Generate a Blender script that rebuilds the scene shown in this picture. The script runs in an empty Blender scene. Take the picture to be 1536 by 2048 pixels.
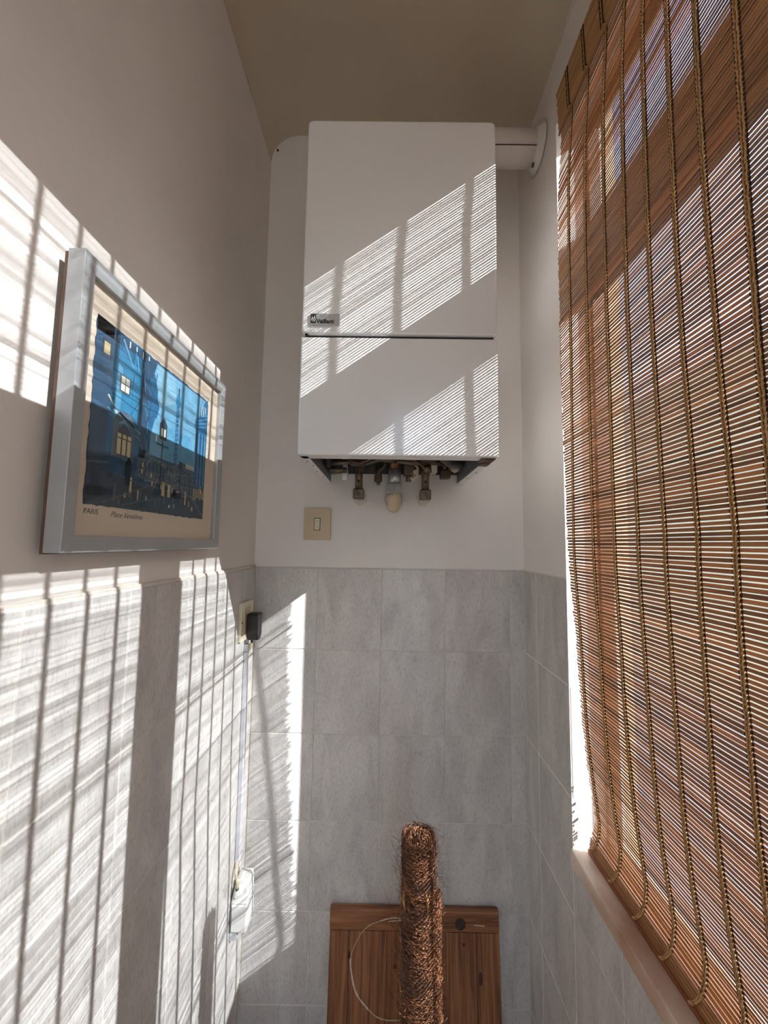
import bpy, math, random
from mathutils import Vector, Matrix

random.seed(7)
R = random.random
def U(a, b): return a + (b - a) * R()

# ------------------------------------------------------------------ camera, world, sun, exposure
H = 1.58                      # eye height above the floor; geometry below is written relative to the eye
sc = bpy.context.scene
COL = sc.collection

F_PX, YAW, PITCH, ROLL = 770.0, -0.00468, 0.0826, 0.0149
def cam_axes():
    cy, sy, cp, sp = math.cos(YAW), math.sin(YAW), math.cos(PITCH), math.sin(PITCH)
    fwd = Vector((sy*cp, cy*cp, sp)); r0 = Vector((cy, -sy, 0)); u0 = r0.cross(fwd)
    return r0*math.cos(ROLL)+u0*math.sin(ROLL), fwd, u0*math.cos(ROLL)-r0*math.sin(ROLL)
cd = bpy.data.cameras.new('camera'); cam = bpy.data.objects.new('camera', cd); COL.objects.link(cam)
rt, fw, up = cam_axes()
m = Matrix((rt, up, -fw)).transposed().to_4x4(); m.translation = Vector((0, 0, H))
cam.matrix_world = m
cd.sensor_fit = 'HORIZONTAL'; cd.sensor_width = 36.0; cd.lens = 36.0*F_PX/1536.0
cd.clip_start = 0.01; cd.clip_end = 200
sc.camera = cam

SUN_DIR = Vector((-1.0, 0.41, -0.71)).normalized()
w = bpy.data.worlds.new('sky'); sc.world = w; w.use_nodes = True
nt = w.node_tree; bg = nt.nodes['Background']
sky = nt.nodes.new('ShaderNodeTexSky'); sky.sky_type = 'NISHITA'; sky.sun_disc = False
sky.sun_elevation = math.radians(33.5); sky.sun_rotation = math.radians(111)
sky.air_density = 1.0; sky.dust_density = 2.0; sky.ozone_density = 1.0
nt.links.new(sky.outputs[0], bg.inputs[0]); bg.inputs[1].default_value = 0.75

sd = bpy.data.lights.new('sun', 'SUN'); sd.energy = 30.0; sd.angle = math.radians(0.34); sd.color = (0.97, 0.985, 1.02)
so = bpy.data.objects.new('sun', sd); COL.objects.link(so)
so.rotation_euler = SUN_DIR.to_track_quat('-Z', 'Y').to_euler(); so.location = (5, -2, H+4)

sc.view_settings.view_transform = 'Standard'; sc.view_settings.look = 'None'
sc.view_settings.gamma = 1.0; sc.view_settings.use_curve_mapping = False
sc.view_settings.exposure = -0.02
sc.cycles.max_bounces = 12; sc.cycles.diffuse_bounces = 8; sc.cycles.transparent_max_bounces = 12

# ------------------------------------------------------------------ materials
def s2l(c):
    return tuple(((x/255)/12.92 if x/255 <= .04045 else (((x/255)+.055)/1.055)**2.4) for x in c)
def base(name, rough=.6, metal=0.0, spec=.5):
    mt = bpy.data.materials.new(name); mt.use_nodes = True
    b = mt.node_tree.nodes['Principled BSDF']
    b.inputs['Roughness'].default_value = rough; b.inputs['Metallic'].default_value = metal
    b.inputs['Specular IOR Level'].default_value = spec
    return mt, mt.node_tree, b
def mat(name, rgb, rough=.6, metal=0.0, spec=.5, var=.0, scale=8.0, stretch=(1, 1, 1), bump=0.0, bscale=60.0, rgb2=None, detail=6.0, coat=0.0):
    mt, nt, b = base(name, rough, metal, spec)
    c = s2l(rgb); b.inputs['Base Color'].default_value = (*c, 1)
    if coat: b.inputs['Coat Weight'].default_value = coat; b.inputs['Coat Roughness'].default_value = .08
    tc = nt.nodes.new('ShaderNodeTexCoord'); mp = nt.nodes.new('ShaderNodeMapping'); mp.inputs['Scale'].default_value = stretch
    oi = nt.nodes.new('ShaderNodeObjectInfo'); ad = nt.nodes.new('ShaderNodeVectorMath'); ad.operation = 'ADD'
    ml = nt.nodes.new('ShaderNodeMath'); ml.operation = 'MULTIPLY'; ml.inputs[1].default_value = 13.7
    nt.links.new(oi.outputs['Random'], ml.inputs[0]); nt.links.new(tc.outputs['Object'], ad.inputs[0]); nt.links.new(ml.outputs[0], ad.inputs[1])
    nt.links.new(ad.outputs[0], mp.inputs[0])
    if var or rgb2:
        nz = nt.nodes.new('ShaderNodeTexNoise'); nz.inputs['Scale'].default_value = scale; nz.inputs['Detail'].default_value = detail
        nt.links.new(mp.outputs[0], nz.inputs['Vector'])
        rp = nt.nodes.new('ShaderNodeValToRGB'); rp.color_ramp.elements[0].position = .32; rp.color_ramp.elements[1].position = .68
        c2 = s2l(rgb2) if rgb2 else tuple(min(1, x*(1+var)) for x in c)
        c1 = c if rgb2 else tuple(x*(1-var) for x in c)
        rp.color_ramp.elements[0].color = (*c1, 1); rp.color_ramp.elements[1].color = (*c2, 1)
        nt.links.new(nz.outputs['Fac'], rp.inputs[0]); nt.links.new(rp.outputs[0], b.inputs['Base Color'])
    if bump:
        n2 = nt.nodes.new('ShaderNodeTexNoise'); n2.inputs['Scale'].default_value = bscale; n2.inputs['Detail'].default_value = 4
        nt.links.new(mp.outputs[0], n2.inputs['Vector'])
        bp = nt.nodes.new('ShaderNodeBump'); bp.inputs['Strength'].default_value = bump; bp.inputs['Distance'].default_value = .004
        nt.links.new(n2.outputs['Fac'], bp.inputs['Height']); nt.links.new(bp.outputs[0], b.inputs['Normal'])
    return mt

M = {}
M['plaster'] = mat('white_plaster', (226, 220, 214), .62, var=.03, scale=5, bump=.25, bscale=35)
M['ceiling'] = mat('ceiling_paint', (240, 229, 210), .8, var=.03, scale=4, bump=.12, bscale=30)
M['grout'] = mat('grout', (205, 200, 190), .8, var=.08, scale=30)
M['floor'] = mat('floor_tile', (205, 196, 182), .5, var=.12, scale=6)
M['enamel'] = mat('white_enamel', (226, 224, 222), .22, spec=.5, bump=.02, bscale=120, coat=.3)
M['enamel_dark'] = mat('grey_sheet_metal', (120, 126, 130), .45, metal=.3, var=.1)
M['black'] = mat('black_plastic', (28, 25, 25), .5)
M['seam'] = mat('dark_seam', (40, 42, 45), .7)
M['cream'] = mat('cream_plastic', (198, 180, 148), .4, var=.03)
M['cream2'] = mat('ivory_plastic', (214, 206, 182), .4)
M['cable'] = mat('cream_cable', (206, 190, 160), .5)
M['white_pl'] = mat('white_plastic', (226, 226, 222), .3)
M['trunk'] = mat('grey_trunking', (196, 196, 200), .45)
M['alu'] = mat('brushed_aluminium', (172, 174, 176), .38, metal=.35, var=.06, scale=14, stretch=(1, 1, 1), bump=.05)
M['mat_board'] = mat('cream_mat_board', (226, 208, 190), .85, var=.02)
M['back'] = mat('frame_backing', (95, 72, 58), .8)
M['brass'] = mat('aged_brass', (112, 98, 82), .42, metal=.55, var=.25, scale=60)
M['copper'] = mat('dull_copper', (120, 86, 66), .4, metal=.7, var=.2, scale=40)
M['chrome'] = mat('worn_chrome', (188, 188, 188), .32, metal=.6, var=.15, scale=60)
M['steel'] = mat('dark_steel', (88, 84, 80), .45, metal=.5, var=.2, scale=40)
M['rust'] = mat('brown_bracket', (96, 78, 62), .55, metal=.4, var=.2, scale=50)
M['patch'] = mat('rough_filler', (214, 208, 198), .9, bump=.8, bscale=90)
M['flue'] = mat('painted_flue', (214, 206, 198), .45, var=.04, scale=12, bump=.15, bscale=40)
M['marble'] = mat('marble_sill', (176, 140, 116), .3, rgb2=(226, 208, 190), scale=14, stretch=(1, .5, 1), bump=.03)
M['winframe'] = mat('brown_window_frame', (92, 62, 42), .5, var=.1, scale=10, stretch=(1, .2, 1))
M['cordtan'] = mat('tan_yarn', (184, 142, 92), .9, var=.2, scale=300)
M['corddark'] = mat('dark_brown_yarn', (46, 26, 18), .9)
M['outwall'] = mat('outdoor_render', (196, 172, 138), .9, var=.03)
M['facade'] = mat('facade_render', (232, 214, 180), .9, var=.05, scale=1)
M['street'] = mat('pale_paving', (222, 220, 212), .9, var=.08, scale=2)
M['shutter'] = mat('green_shutter', (70, 88, 70), .7)

def tile_mat():
    mt, nt, b = base('marbled_grey_tile', .24, 0, .45)
    N = nt.nodes.new; L = nt.links.new
    geo = N('ShaderNodeNewGeometry'); oi = N('ShaderNodeObjectInfo'); ml = N('ShaderNodeMath'); ml.operation = 'MULTIPLY'; ml.inputs[1].default_value = 9.1
    L(oi.outputs['Random'], ml.inputs[0]); ad = N('ShaderNodeVectorMath'); ad.operation = 'ADD'
    L(geo.outputs['Position'], ad.inputs[0]); L(ml.outputs[0], ad.inputs[1])
    mp = N('ShaderNodeMapping'); mp.inputs['Rotation'].default_value = (math.radians(-30), math.radians(34), 0); mp.inputs['Scale'].default_value = (15, 15, 5)
    L(ad.outputs[0], mp.inputs[0])
    n1 = N('ShaderNodeTexNoise'); n1.inputs['Scale'].default_value = 1.0; n1.inputs['Detail'].default_value = 5; n1.inputs['Roughness'].default_value = .6; n1.inputs['Distortion'].default_value = .6
    L(mp.outputs[0], n1.inputs['Vector'])
    r1 = N('ShaderNodeValToRGB'); r1.color_ramp.elements[0].position = .33; r1.color_ramp.elements[1].position = .62
    r1.color_ramp.elements[0].color = (*s2l((184, 180, 177)), 1); r1.color_ramp.elements[1].color = (*s2l((206, 202, 198)), 1)
    L(n1.outputs['Fac'], r1.inputs[0])
    mp2 = N('ShaderNodeMapping'); mp2.inputs['Rotation'].default_value = (math.radians(-30), math.radians(34), 0); mp2.inputs['Scale'].default_value = (240, 240, 90)
    L(ad.outputs[0], mp2.inputs[0])
    n2 = N('ShaderNodeTexNoise'); n2.inputs['Scale'].default_value = 1.0; n2.inputs['Detail'].default_value = 3
    L(mp2.outputs[0], n2.inputs['Vector'])
    r2 = N('ShaderNodeValToRGB'); r2.color_ramp.elements[0].position = .36; r2.color_ramp.elements[1].position = .5
    r2.color_ramp.elements[0].color = (.66, .65, .65, 1); r2.color_ramp.elements[1].color = (1, 1, 1, 1)
    L(n2.outputs['Fac'], r2.inputs[0])
    mx = N('ShaderNodeMixRGB'); mx.blend_type = 'MULTIPLY'; mx.inputs[0].default_value = .42
    L(r1.outputs[0], mx.inputs[1]); L(r2.outputs[0], mx.inputs[2]); L(mx.outputs[0], b.inputs['Base Color'])
    n3 = N('ShaderNodeTexNoise'); n3.inputs['Scale'].default_value = 22; L(geo.outputs['Position'], n3.inputs['Vector'])
    bp = N('ShaderNodeBump'); bp.inputs['Strength'].default_value = .12; bp.inputs['Distance'].default_value = .004
    L(n3.outputs['Fac'], bp.inputs['Height']); L(bp.outputs[0], b.inputs['Normal'])
    return mt
M['tile'] = tile_mat()

def wood(name, dark, light, scale=(40, 3, 40), rough=.5, transl=0.0, knots=False, objvar=.0):
    mt, nt, b = base(name, rough, 0, .4)
    N = nt.nodes.new; L = nt.links.new
    tc = N('ShaderNodeTexCoord'); oi = N('ShaderNodeObjectInfo'); ml = N('ShaderNodeMath'); ml.operation = 'MULTIPLY'; ml.inputs[1].default_value = 31.0
    L(oi.outputs['Random'], ml.inputs[0]); ad = N('ShaderNodeVectorMath'); ad.operation = 'ADD'; L(tc.outputs['Object'], ad.inputs[0]); L(ml.outputs[0], ad.inputs[1])
    mp = N('ShaderNodeMapping'); mp.inputs['Scale'].default_value = scale; L(ad.outputs[0], mp.inputs[0])
    nz = N('ShaderNodeTexNoise'); nz.inputs['Scale'].default_value = 1; nz.inputs['Detail'].default_value = 6; nz.inputs['Distortion'].default_value = 1.2; L(mp.outputs[0], nz.inputs['Vector'])
    rp = N('ShaderNodeValToRGB'); e = rp.color_ramp.elements; e[0].position = .3; e[1].position = .66; e[0].color = (*s2l(dark), 1); e[1].color = (*s2l(light), 1)
    L(nz.outputs['Fac'], rp.inputs[0]); out = rp.outputs[0]
    if objvar:
        hs = N('ShaderNodeHueSaturation'); mr = N('ShaderNodeMapRange'); mr.inputs['To Min'].default_value = 1-objvar; mr.inputs['To Max'].default_value = 1+objvar
        L(oi.outputs['Random'], mr.inputs['Value']); L(mr.outputs[0], hs.inputs['Value']); L(out, hs.inputs['Color']); out = hs.outputs[0]
    L(out, b.inputs['Base Color'])
    if transl:
        tr = N('ShaderNodeBsdfTranslucent'); L(out, tr.inputs[0]); mx = N('ShaderNodeMixShader'); mx.inputs[0].default_value = transl
        L(b.outputs[0], mx.inputs[1]); L(tr.outputs[0], mx.inputs[2]); L(mx.outputs[0], nt.nodes['Material Output'].inputs['Surface'])
    return mt
M['slat'] = wood('bamboo_slat', (126, 84, 54), (184, 134, 90), (60, 3.0, 60), .5, transl=.19, objvar=.24)
M['batten'] = wood('batten_wood', (122, 80, 48), (172, 122, 78), (60, 4, 60), .5)
M['rail'] = wood('bottom_rail_wood', (118, 62, 32), (150, 84, 46), (30, 4, 60), .45)
M['pine'] = wood('stained_pine', (92, 55, 34), (158, 106, 72), (75, 60, 3.0), .45)
M['pine_end'] = wood('stained_pine_end', (98, 58, 36), (160, 108, 74), (4, 40, 60), .45)

def glass_mat(name, refl=.07):
    mt = bpy.data.materials.new(name); mt.use_nodes = True; nt = mt.node_tree
    nt.nodes.remove(nt.nodes['Principled BSDF'])
    t = nt.nodes.new('ShaderNodeBsdfTransparent'); t.inputs[0].default_value = (.96, .97, .965, 1)
    g = nt.nodes.new('ShaderNodeBsdfGlossy'); g.inputs['Roughness'].default_value = .03
    mx = nt.nodes.new('ShaderNodeMixShader'); mx.inputs[0].default_value = refl
    nt.links.new(t.outputs[0], mx.inputs[1]); nt.links.new(g.outputs[0], mx.inputs[2]); nt.links.new(mx.outputs[0], nt.nodes['Material Output'].inputs['Surface'])
    return mt
M['glass'] = glass_mat('window_glass', .06); M['pglass'] = glass_mat('picture_glass', .04)

# ------------------------------------------------------------------ mesh builder (coordinates relative to the eye)
class MB:
    def __init__(s): s.v = []; s.f = []; s.sm = []
    def box(s, x0, x1, y0, y1, z0, z1):
        n = len(s.v)
        s.v += [(x, y, z) for z in (z0, z1) for y in (y0, y1) for x in (x0, x1)]
        for q in ((0, 2, 3, 1), (4, 5, 7, 6), (0, 1, 5, 4), (2, 6, 7, 3), (0, 4, 6, 2), (1, 3, 7, 5)):
            s.f.append(tuple(n+i for i in q)); s.sm.append(False)
        return s
    def hexa(s, pts):            # 8 points in box order
        n = len(s.v); s.v += [tuple(p) for p in pts]
        for q in ((0, 2, 3, 1), (4, 5, 7, 6), (0, 1, 5, 4), (2, 6, 7, 3), (0, 4, 6, 2), (1, 3, 7, 5)):
            s.f.append(tuple(n+i for i in q)); s.sm.append(False)
        return s
    def prism(s, poly, a, b, axis=1, smooth=False):   # poly in the two other axes, extruded along axis
        n = len(s.v); k = len(poly)
        for t in (a, b):
            for (p, q) in poly:
                s.v.append((t, p, q) if axis == 0 else (p, t, q) if axis == 1 else (p, q, t))
        s.f.append(tuple(range(n, n+k))); s.sm.append(False)
        s.f.append(tuple(reversed(range(n+k, n+2*k)))); s.sm.append(False)
        for i in range(k):
            j = (i+1) % k; s.f.append((n+i, n+k+i, n+k+j, n+j)); s.sm.append(smooth)
        return s
    def tube(s, pts, r, seg=8, caps=True, smooth=True):
        pts = [Vector(p) for p in pts]; n0 = len(s.v); K = len(pts)
        rr = r if isinstance(r, (list, tuple)) else [r]*K
        prev = None
        for i, p in enumerate(pts):
            d = (pts[min(i+1, K-1)]-pts[max(i-1, 0)]).normalized()
            if prev is None:
                a = Vector((0, 0, 1)) if abs(d.z) < .9 else Vector((1, 0, 0)); u = d.cross(a).normalized()
            else:
                u = (prev - d*prev.dot(d)); u = u.normalized() if u.length > 1e-6 else d.orthogonal().normalized()
            prev = u; v = d.cross(u)
            for k in range(seg):
                t = 2*math.pi*k/seg; s.v.append(tuple(p+(u*math.cos(t)+v*math.sin(t))*rr[i]))
        for i in range(K-1):
            for k in range(seg):
                a = n0+i*seg+k; b = n0+i*seg+(k+1) % seg
                s.f.append((a, b, b+seg, a+seg)); s.sm.append(smooth)
        if caps:
            s.f.append(tuple(reversed(range(n0, n0+seg)))); s.sm.append(False)
            s.f.append(tuple(range(n0+(K-1)*seg, n0+K*seg))); s.sm.append(False)
        return s
    def rbox(s, x0, x1, y0, y1, z0, z1, r=.003, axis=1, seg=4):   # rounded rectangle prism along axis
        A = {0: (y0, y1, z0, z1), 1: (x0, x1, z0, z1), 2: (x0, x1, y0, y1)}[axis]
        a0, a1, b0, b1 = A; poly = []
        for cx, cy, t0 in ((a1-r, b1-r, 0), (a0+r, b1-r, 90), (a0+r, b0+r, 180), (a1-r, b0+r, 270)):
            for k in range(seg+1):
                t = math.radians(t0+90*k/seg); poly.append((cx+r*math.cos(t), cy+r*math.sin(t)))
        e = {0: (x0, x1), 1: (y0, y1), 2: (z0, z1)}[axis]
        return s.prism(poly, e[0], e[1], axis, True)
    def build(s, name, m, parent=None, origin=None, bevel=0.0, bseg=2, **props):
        if origin is None:
            xs, ys, zs = zip(*s.v) if s.v else ((0,), (0,), (0,))
            origin = ((min(xs)+max(xs))/2, (min(ys)+max(ys))/2, min(zs))
        me = bpy.data.meshes.new(name)
        me.from_pydata([(a-origin[0], b-origin[1], c-origin[2]) for a, b, c in s.v], [], s.f)
        me.polygons.foreach_set('use_smooth', s.sm)
        me.validate(); me.update()
        import bmesh
        bm = bmesh.new(); bm.from_mesh(me); bmesh.ops.recalc_face_normals(bm, faces=bm.faces); bm.to_mesh(me); bm.free()
        for x in (m if isinstance(m, (list, tuple)) else [m]): me.materials.append(x)
        o = bpy.data.objects.new(name, me); COL.objects.link(o)
        place(o, origin, parent)
        if bevel:
            bv = o.modifiers.new('bevel', 'BEVEL'); bv.width = bevel; bv.segments = bseg; bv.limit_method = 'ANGLE'; bv.angle_limit = math.radians(40)
        for k, v in props.items(): o[k] = v
        return o
WLOC = {}
def place(o, origin, parent=None):
    wl = Vector((origin[0], origin[1], origin[2]+H)); WLOC[o] = wl
    if parent is not None: o.parent = parent; o.location = wl-WLOC[parent]
    else: o.location = wl
def empty(name, loc, label, cat, group=None):
    o = bpy.data.objects.new(name, None); COL.objects.link(o); o.empty_display_size = .05; place(o, loc)
    o['label'] = label; o['category'] = cat
    if group: o['group'] = group
    return o
def box(name, m, parent, *a, **k): return MB().box(*a).build(name, m, parent, **k)
def inst(src, name, origin, parent):
    o = bpy.data.objects.new(name, src.data); COL.objects.link(o); place(o, origin, parent)
    return o

# ------------------------------------------------------------------ room
D = 1.222; XL = -.4044; XR = .4379; ZC = 1.41; ZF = -H; YB = -1.5; YE = .940
ZT = -.0784; ROW = .25; WIN = .515; Y0 = -.20; ZS = -.686; XO = .56
PXL = XL-.0085                      # plaster face of left wall
floor = box('floor', M['floor'], None, PXL-.1, XO, YB-.1, D+.1, ZF-.1, ZF, kind='structure', label='brown floor')

# ceiling with coved edges towards the walls
cb = MB(); r = .10; prof = []
for k in range(9):
    t = math.pi/2*k/8; prof.append((PXL+r-r*math.cos(t), ZC-r+r*math.sin(t)))
for k in range(9):
    t = math.pi/2*k/8; prof.append((XR-r+r*math.sin(t), ZC-r+r*math.cos(t)))
prof += [(XR+.001, ZC+.1), (PXL-.001, ZC+.1)]
cb.prism(prof, YB-.05, D+.05, 1, True)
ceiling = cb.build('ceiling', M['ceiling'], None, kind='structure', label='off-white plaster ceiling with rounded edges')

def wall(name, boxes, label):
    b = MB()
    for q in boxes: b.box(*q)
    return b.build(name, M['plaster'], None, kind='structure', label=label)
wall_back = wall('wall_back', [(PXL-.1, XR+.2, D+.003, D+.12, ZF, ZC+.1)], 'white plaster end wall behind the boiler')
wall_left = wall('wall_left', [(PXL-.12, PXL, YB-.1, D+.02, ZF, ZC+.1)], 'white plaster wall with the picture')
wall_right = wall('wall_right', [(XR, XO, YE, D+.02, ZF, ZC+.1), (XR+.0075, XO, Y0-.02, YE+.01, ZF, ZS-.035), (XR, XO, Y0, YE, 1.115, ZC+.1), (XR, XO, YB-.1, Y0, ZF, ZC+.1)], 'white plaster wall around the window')
wall_front = wall('wall_front', [(PXL-.1, XO, YB-.1, YB, 1.15, ZC+.1), (PXL-.1, .0, YB-.1, YB, ZF, 1.15), (.40, XO, YB-.1, YB, ZF, 1.15)], 'white plaster wall opposite the boiler, with an unseen opening added for fill light')  # opening behind the camera is added to let skylight in as fill

# individual wall tiles
G = .0016; TT = .007
def tile_mesh(w, h, axis):
    """chamfered tile, front face at 0, going back TT; axis 1: faces -y, axis 0: faces +x, -1: faces -x"""
    c = .0014; b = MB(); fr = [(-w/2+c, -h/2+c), (w/2-c, -h/2+c), (w/2-c, h/2-c), (-w/2+c, h/2-c)]; bk = [(-w/2, -h/2), (w/2, -h/2), (w/2, h/2), (-w/2, h/2)]
    pts = [(p, 0.0, q) for p, q in fr]+[(p, c, q) for p, q in bk]+[(p, TT, q) for p, q in bk]
    if axis == 1: P = pts
    elif axis == 0: P = [(-d, p, q) for p, d, q in pts]
    else: P = [(d, p, q) for p, d, q in pts]
    b.v = P
    b.f = [(0, 1, 2, 3)]+[(i, (i+1) % 4, 4+(i+1) % 4, 4+i) for i in range(4)]+[(4+i, 4+(i+1) % 4, 8+(i+1) % 4, 8+i) for i in range(4)]+[(11, 10, 9, 8)]
    b.sm = [False]*len(b.f)
    return b
TCACHE = {}
def tile(par, axis, plane, u0, u1, z0, z1):
    u0 += G/2; u1 -= G/2; z0 += G/2; z1 -= G/2
    key = (axis, round(u1-u0, 4), round(z1-z0, 4)); c = ((u0+u1)/2, (z0+z1)/2); j = U(-.0003, .0003)
    org = (c[0], plane+j, c[1]) if axis == 1 else (plane+j, c[0], c[1])
    if key in TCACHE: inst(TCACHE[key], 'tile', org, par)
    else:
        b = tile_mesh(u1-u0, z1-z0, axis)
        me = bpy.data.meshes.new('tile'); me.from_pydata(b.v, [], b.f); me.update()
        import bmesh
        bm = bmesh.new(); bm.from_mesh(me); bmesh.ops.recalc_face_normals(bm, faces=bm.faces); bm.to_mesh(me); bm.free()
        me.materials.append(M['tile'])
        o = bpy.data.objects.new('tile', me); COL.objects.link(o); place(o, org, par); TCACHE[key] = o
def rows(zt, zb):
    out = []; z = ZT
    while z > zb+.003:
        a = max(z-ROW, zb)
        if min(z, zt)-a > .004: out.append((a, min(z, zt)))
        z -= ROW
    return out
JX = [XL+.0012, -.2094, -.0094, .1906, .3906, XR-.0012]
for z0, z1 in rows(ZT, ZF):
    for a, b_ in zip(JX, JX[1:]): tile(wall_back, 1, D, a, b_, z0, z1)
JY = [D-.001, .99, .806, .622, .438, .254, .07, -.114, -.298]
for z0, z1 in rows(ZT, ZF):
    for a, b_ in zip(JY, JY[1:]): tile(wall_left, 0, XL, b_, a, z0, z1)
JR = [D-.001, 1.13, YE]
for z0, z1 in rows(ZT, ZF):
    for a, b_ in zip(JR, JR[1:]): tile(wall_right, -1, XR-.0004, b_, a, z0, z1)
JR = [YE, .76, .56, .36, .16, -.04, -.2]
for z0, z1 in rows(ZS-.035, ZF):
    for a, b_ in zip(JR, JR[1:]): tile(wall_right, -1, XR-.0004, b_, a, z0, z1)
for z0, z1 in rows(ZT, ZS+.002): tile(wall_right, 1, YE-.0004, XR+.0012, XR+.0775, z0, z1)
# grout beds under the tiles
box('grout', M['grout'], wall_back, XL-.005, XR+.005, D+.0012, D+.006, ZF, ZT-.001)
box('grout', M['grout'], wall_left, PXL-.004, XL-.0012, -.298, D+.003, ZF, ZT-.0015)
MB().box(XR+.0008, XR+.004, YE+.0008, D+.003, ZF, ZT-.001).box(XR+.0008, XR+.009, -.2, YE+.001, ZF, ZS-.036).box(XR+.002, XR+.078, YE+.0008, YE+.004, ZS, ZT-.001).build('grout', M['grout'], wall_right)
# lumpy filler line where plaster meets the tile tops
def bead(par, pts, r, name='filler'):
    q = []
    for a, b_ in zip(pts, pts[1:]):
        n = 24
        for k in range(n): t = k/n; q.append(tuple(a[i]+(b_[i]-a[i])*t+U(-.0006, .0006) for i in range(3)))
    q.append(pts[-1]); MB().tube(q, [r*U(.7, 1.25) for _ in q], 6).build(name, M['patch'], par)
bead(wall_left, [(PXL+.001, -.29, ZT+.0005), (PXL+.001, D, ZT+.0005)], .0058)
bead(wall_back, [(XL, D+.003, ZT+.0005), (XR, D+.003, ZT+.0005)], .0022)
bead(wall_right, [(XR-.0005, D, ZT+.0008), (XR-.0005, YE+.003, ZT+.0008)], .0022)

# sill (marble slab)
sill = MB().box(XR-.006, WIN+.05, Y0+.002, YE+.002, ZS-.034, ZS).build('trim_1', M['marble'], None, kind='structure', label='veined brown marble window sill', bevel=.002)

# ------------------------------------------------------------------ window (frame, transom, mullion, panes)
WD = .03; HEAD = 1.10; TR0, TR1 = .638, .8225; MU0, MU1 = .275, .386
win = MB().box(WIN, WIN+WD, Y0, YE, HEAD, 1.116).box(WIN, WIN+WD, Y0, YE, ZS-.002, ZS+.012).box(WIN, WIN+WD, YE-.013, YE+.001, ZS, HEAD).box(WIN, WIN+WD, Y0-.001, Y0+.03, ZS, HEAD).build('window_1', M['winframe'], None, kind='structure', label='brown framed window behind the blind')
MB().box(WIN+.001, WIN+WD-.001, Y0+.03, YE-.013, TR0, TR1).build('transom', M['winframe'], win, bevel=.004)
MB().box(WIN+.001, WIN+WD-.001, MU0, MU1, ZS+.012, TR0).build('mullion', M['winframe'], win, bevel=.004)
for (a, b_, c, d) in ((MU1, YE-.013, ZS+.012, TR0), (Y0+.03, MU0, ZS+.012, TR0), (Y0+.03, YE-.013, TR1, HEAD)):
    box('pane', M['glass'], win, WIN+.013, WIN+.016, a, b_, c, d)
# outer reveal beyond the frame (rendered masonry edge)
MB().box(XO-.002, XO+.03, YE, YE+.5, ZF, ZC+.6).box(XO-.002, XO+.03, Y0-.8, Y0, ZF, ZC+.6).box(XO-.002, XO+.03, Y0, YE, ZF, ZS-.05).box(XO-.002, XO+.03, Y0, YE, 1.25, ZC+.6).build('facade_skin', M['outwall'], wall_right)

# ------------------------------------------------------------------ outdoors: added bounce slab, street paving and the house across the street
tr_ = box('bounce_slab', M['street'], None, -2.5, 3.0, -7, YB-.1, ZF-.08, ZF-.01, kind='structure', label='unseen pale slab added outside the opening to bounce sunlight indoors')  # added out of view: sunlit slab that throws light up to the ceiling
st = box('street_paving', M['street'], None, XO+.3, 40, -40, 40, -4.1, -4.0, kind='structure', label='pale paved street far below the window')
hb = box('house', M['facade'], None, 8.6, 14, -20, 26, -4.0, 4.9, label='cream house across the street, glimpsed between the blind slats', category='house')

# ------------------------------------------------------------------ the woven wood blind
def lerp_tab(tab, z):
    if z >= tab[0][0]: return tab[0][1]
    for (a, xa), (b_, xb) in zip(tab, tab[1:]):
        if z >= b_: t = (a-z)/(a-b_); return xa+(xb-xa)*t
    return tab[-1][1]
XT = [(1.2, .449), (1.05, .4445), (.9, .433), (.72, .430), (.45, .429), (.1, .4345), (0, .436), (-.08, .440), (-.2, .449), (-.33, .4555), (-.42, .461), (-.50, .468), (-.57, .478), (-.61, .4825), (-.635, .480), (-.655, .473), (-.685, .468)]
XT.sort(reverse=True)
def BX(z):
    return sum(lerp_tab(XT, z+d) for d in (-.03, -.015, 0, .015, .03))/5 if z > -.6 else lerp_tab(XT, z)
YFAR = .925; YNEAR = -.17; PIT = .0069
blind = empty('woven_blind', (.44, .36, ZS), 'brown woven wood roll-up blind hanging over the window', 'blind')
slat_b = MB(); ln = (YFAR-YNEAR)/2
prof = [(-.0002, -.00262), (.0002, -.00262), (.0004, 0), (.0002, .00262), (-.0002, .00262), (-.0004, 0)]
slat_b.prism([(a, c) for a, c in prof], -ln, ln, 1)
SL = []
for vi in range(5):
    me = bpy.data.meshes.new('slat')
    s_ = MB(); hgt = [.92, .97, 1.0, 1.04, 1.1][vi]
    s_.prism([(a, c*hgt) for a, c in prof], -ln, ln, 1)
    # slightly bowed: add lengthwise cuts
    me.from_pydata(s_.v, [], s_.f); me.update(); me.materials.append(M['slat']); SL.append(me)
z = 1.165; k = 0; ZROWS = []
while z > -.650:
    x = BX(z); yo = U(-.0035, .0035)
    o = bpy.data.objects.new('slat', SL[int(U(0, 4.99))]); COL.objects.link(o)
    place(o, (x, (YFAR+YNEAR)/2+yo, z), blind)
    tilt = math.atan2(BX(z+.01)-BX(z-.01), .02)
    o.rotation_euler = (U(-.0004, .0004), tilt+U(-.08, .08), U(-.0007, .0007))
    ZROWS.append((z, x)); z -= PIT*U(.95, 1.05); k += 1
print('slats', k)
# battens of the bottom bundle and bottom rail
for i in range(4):
    zz = -.6545-.0062*i
    MB().box(-.0014, .0014, -ln, ln, -.0028, .0028).build('batten', M['batten'], blind, origin=(0, 0, 0), bevel=.0006)
    o = COL.objects[-1]; o.location = Vector((lerp_tab(XT, zz)-.001, (YFAR+YNEAR)/2+U(-.002, .002), zz+H))-WLOC[blind]
MB().box(.4655, .4735, YNEAR, YFAR+.004, -.6855, -.6765).build('bottom_rail', M['rail'], blind, bevel=.0012)
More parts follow.
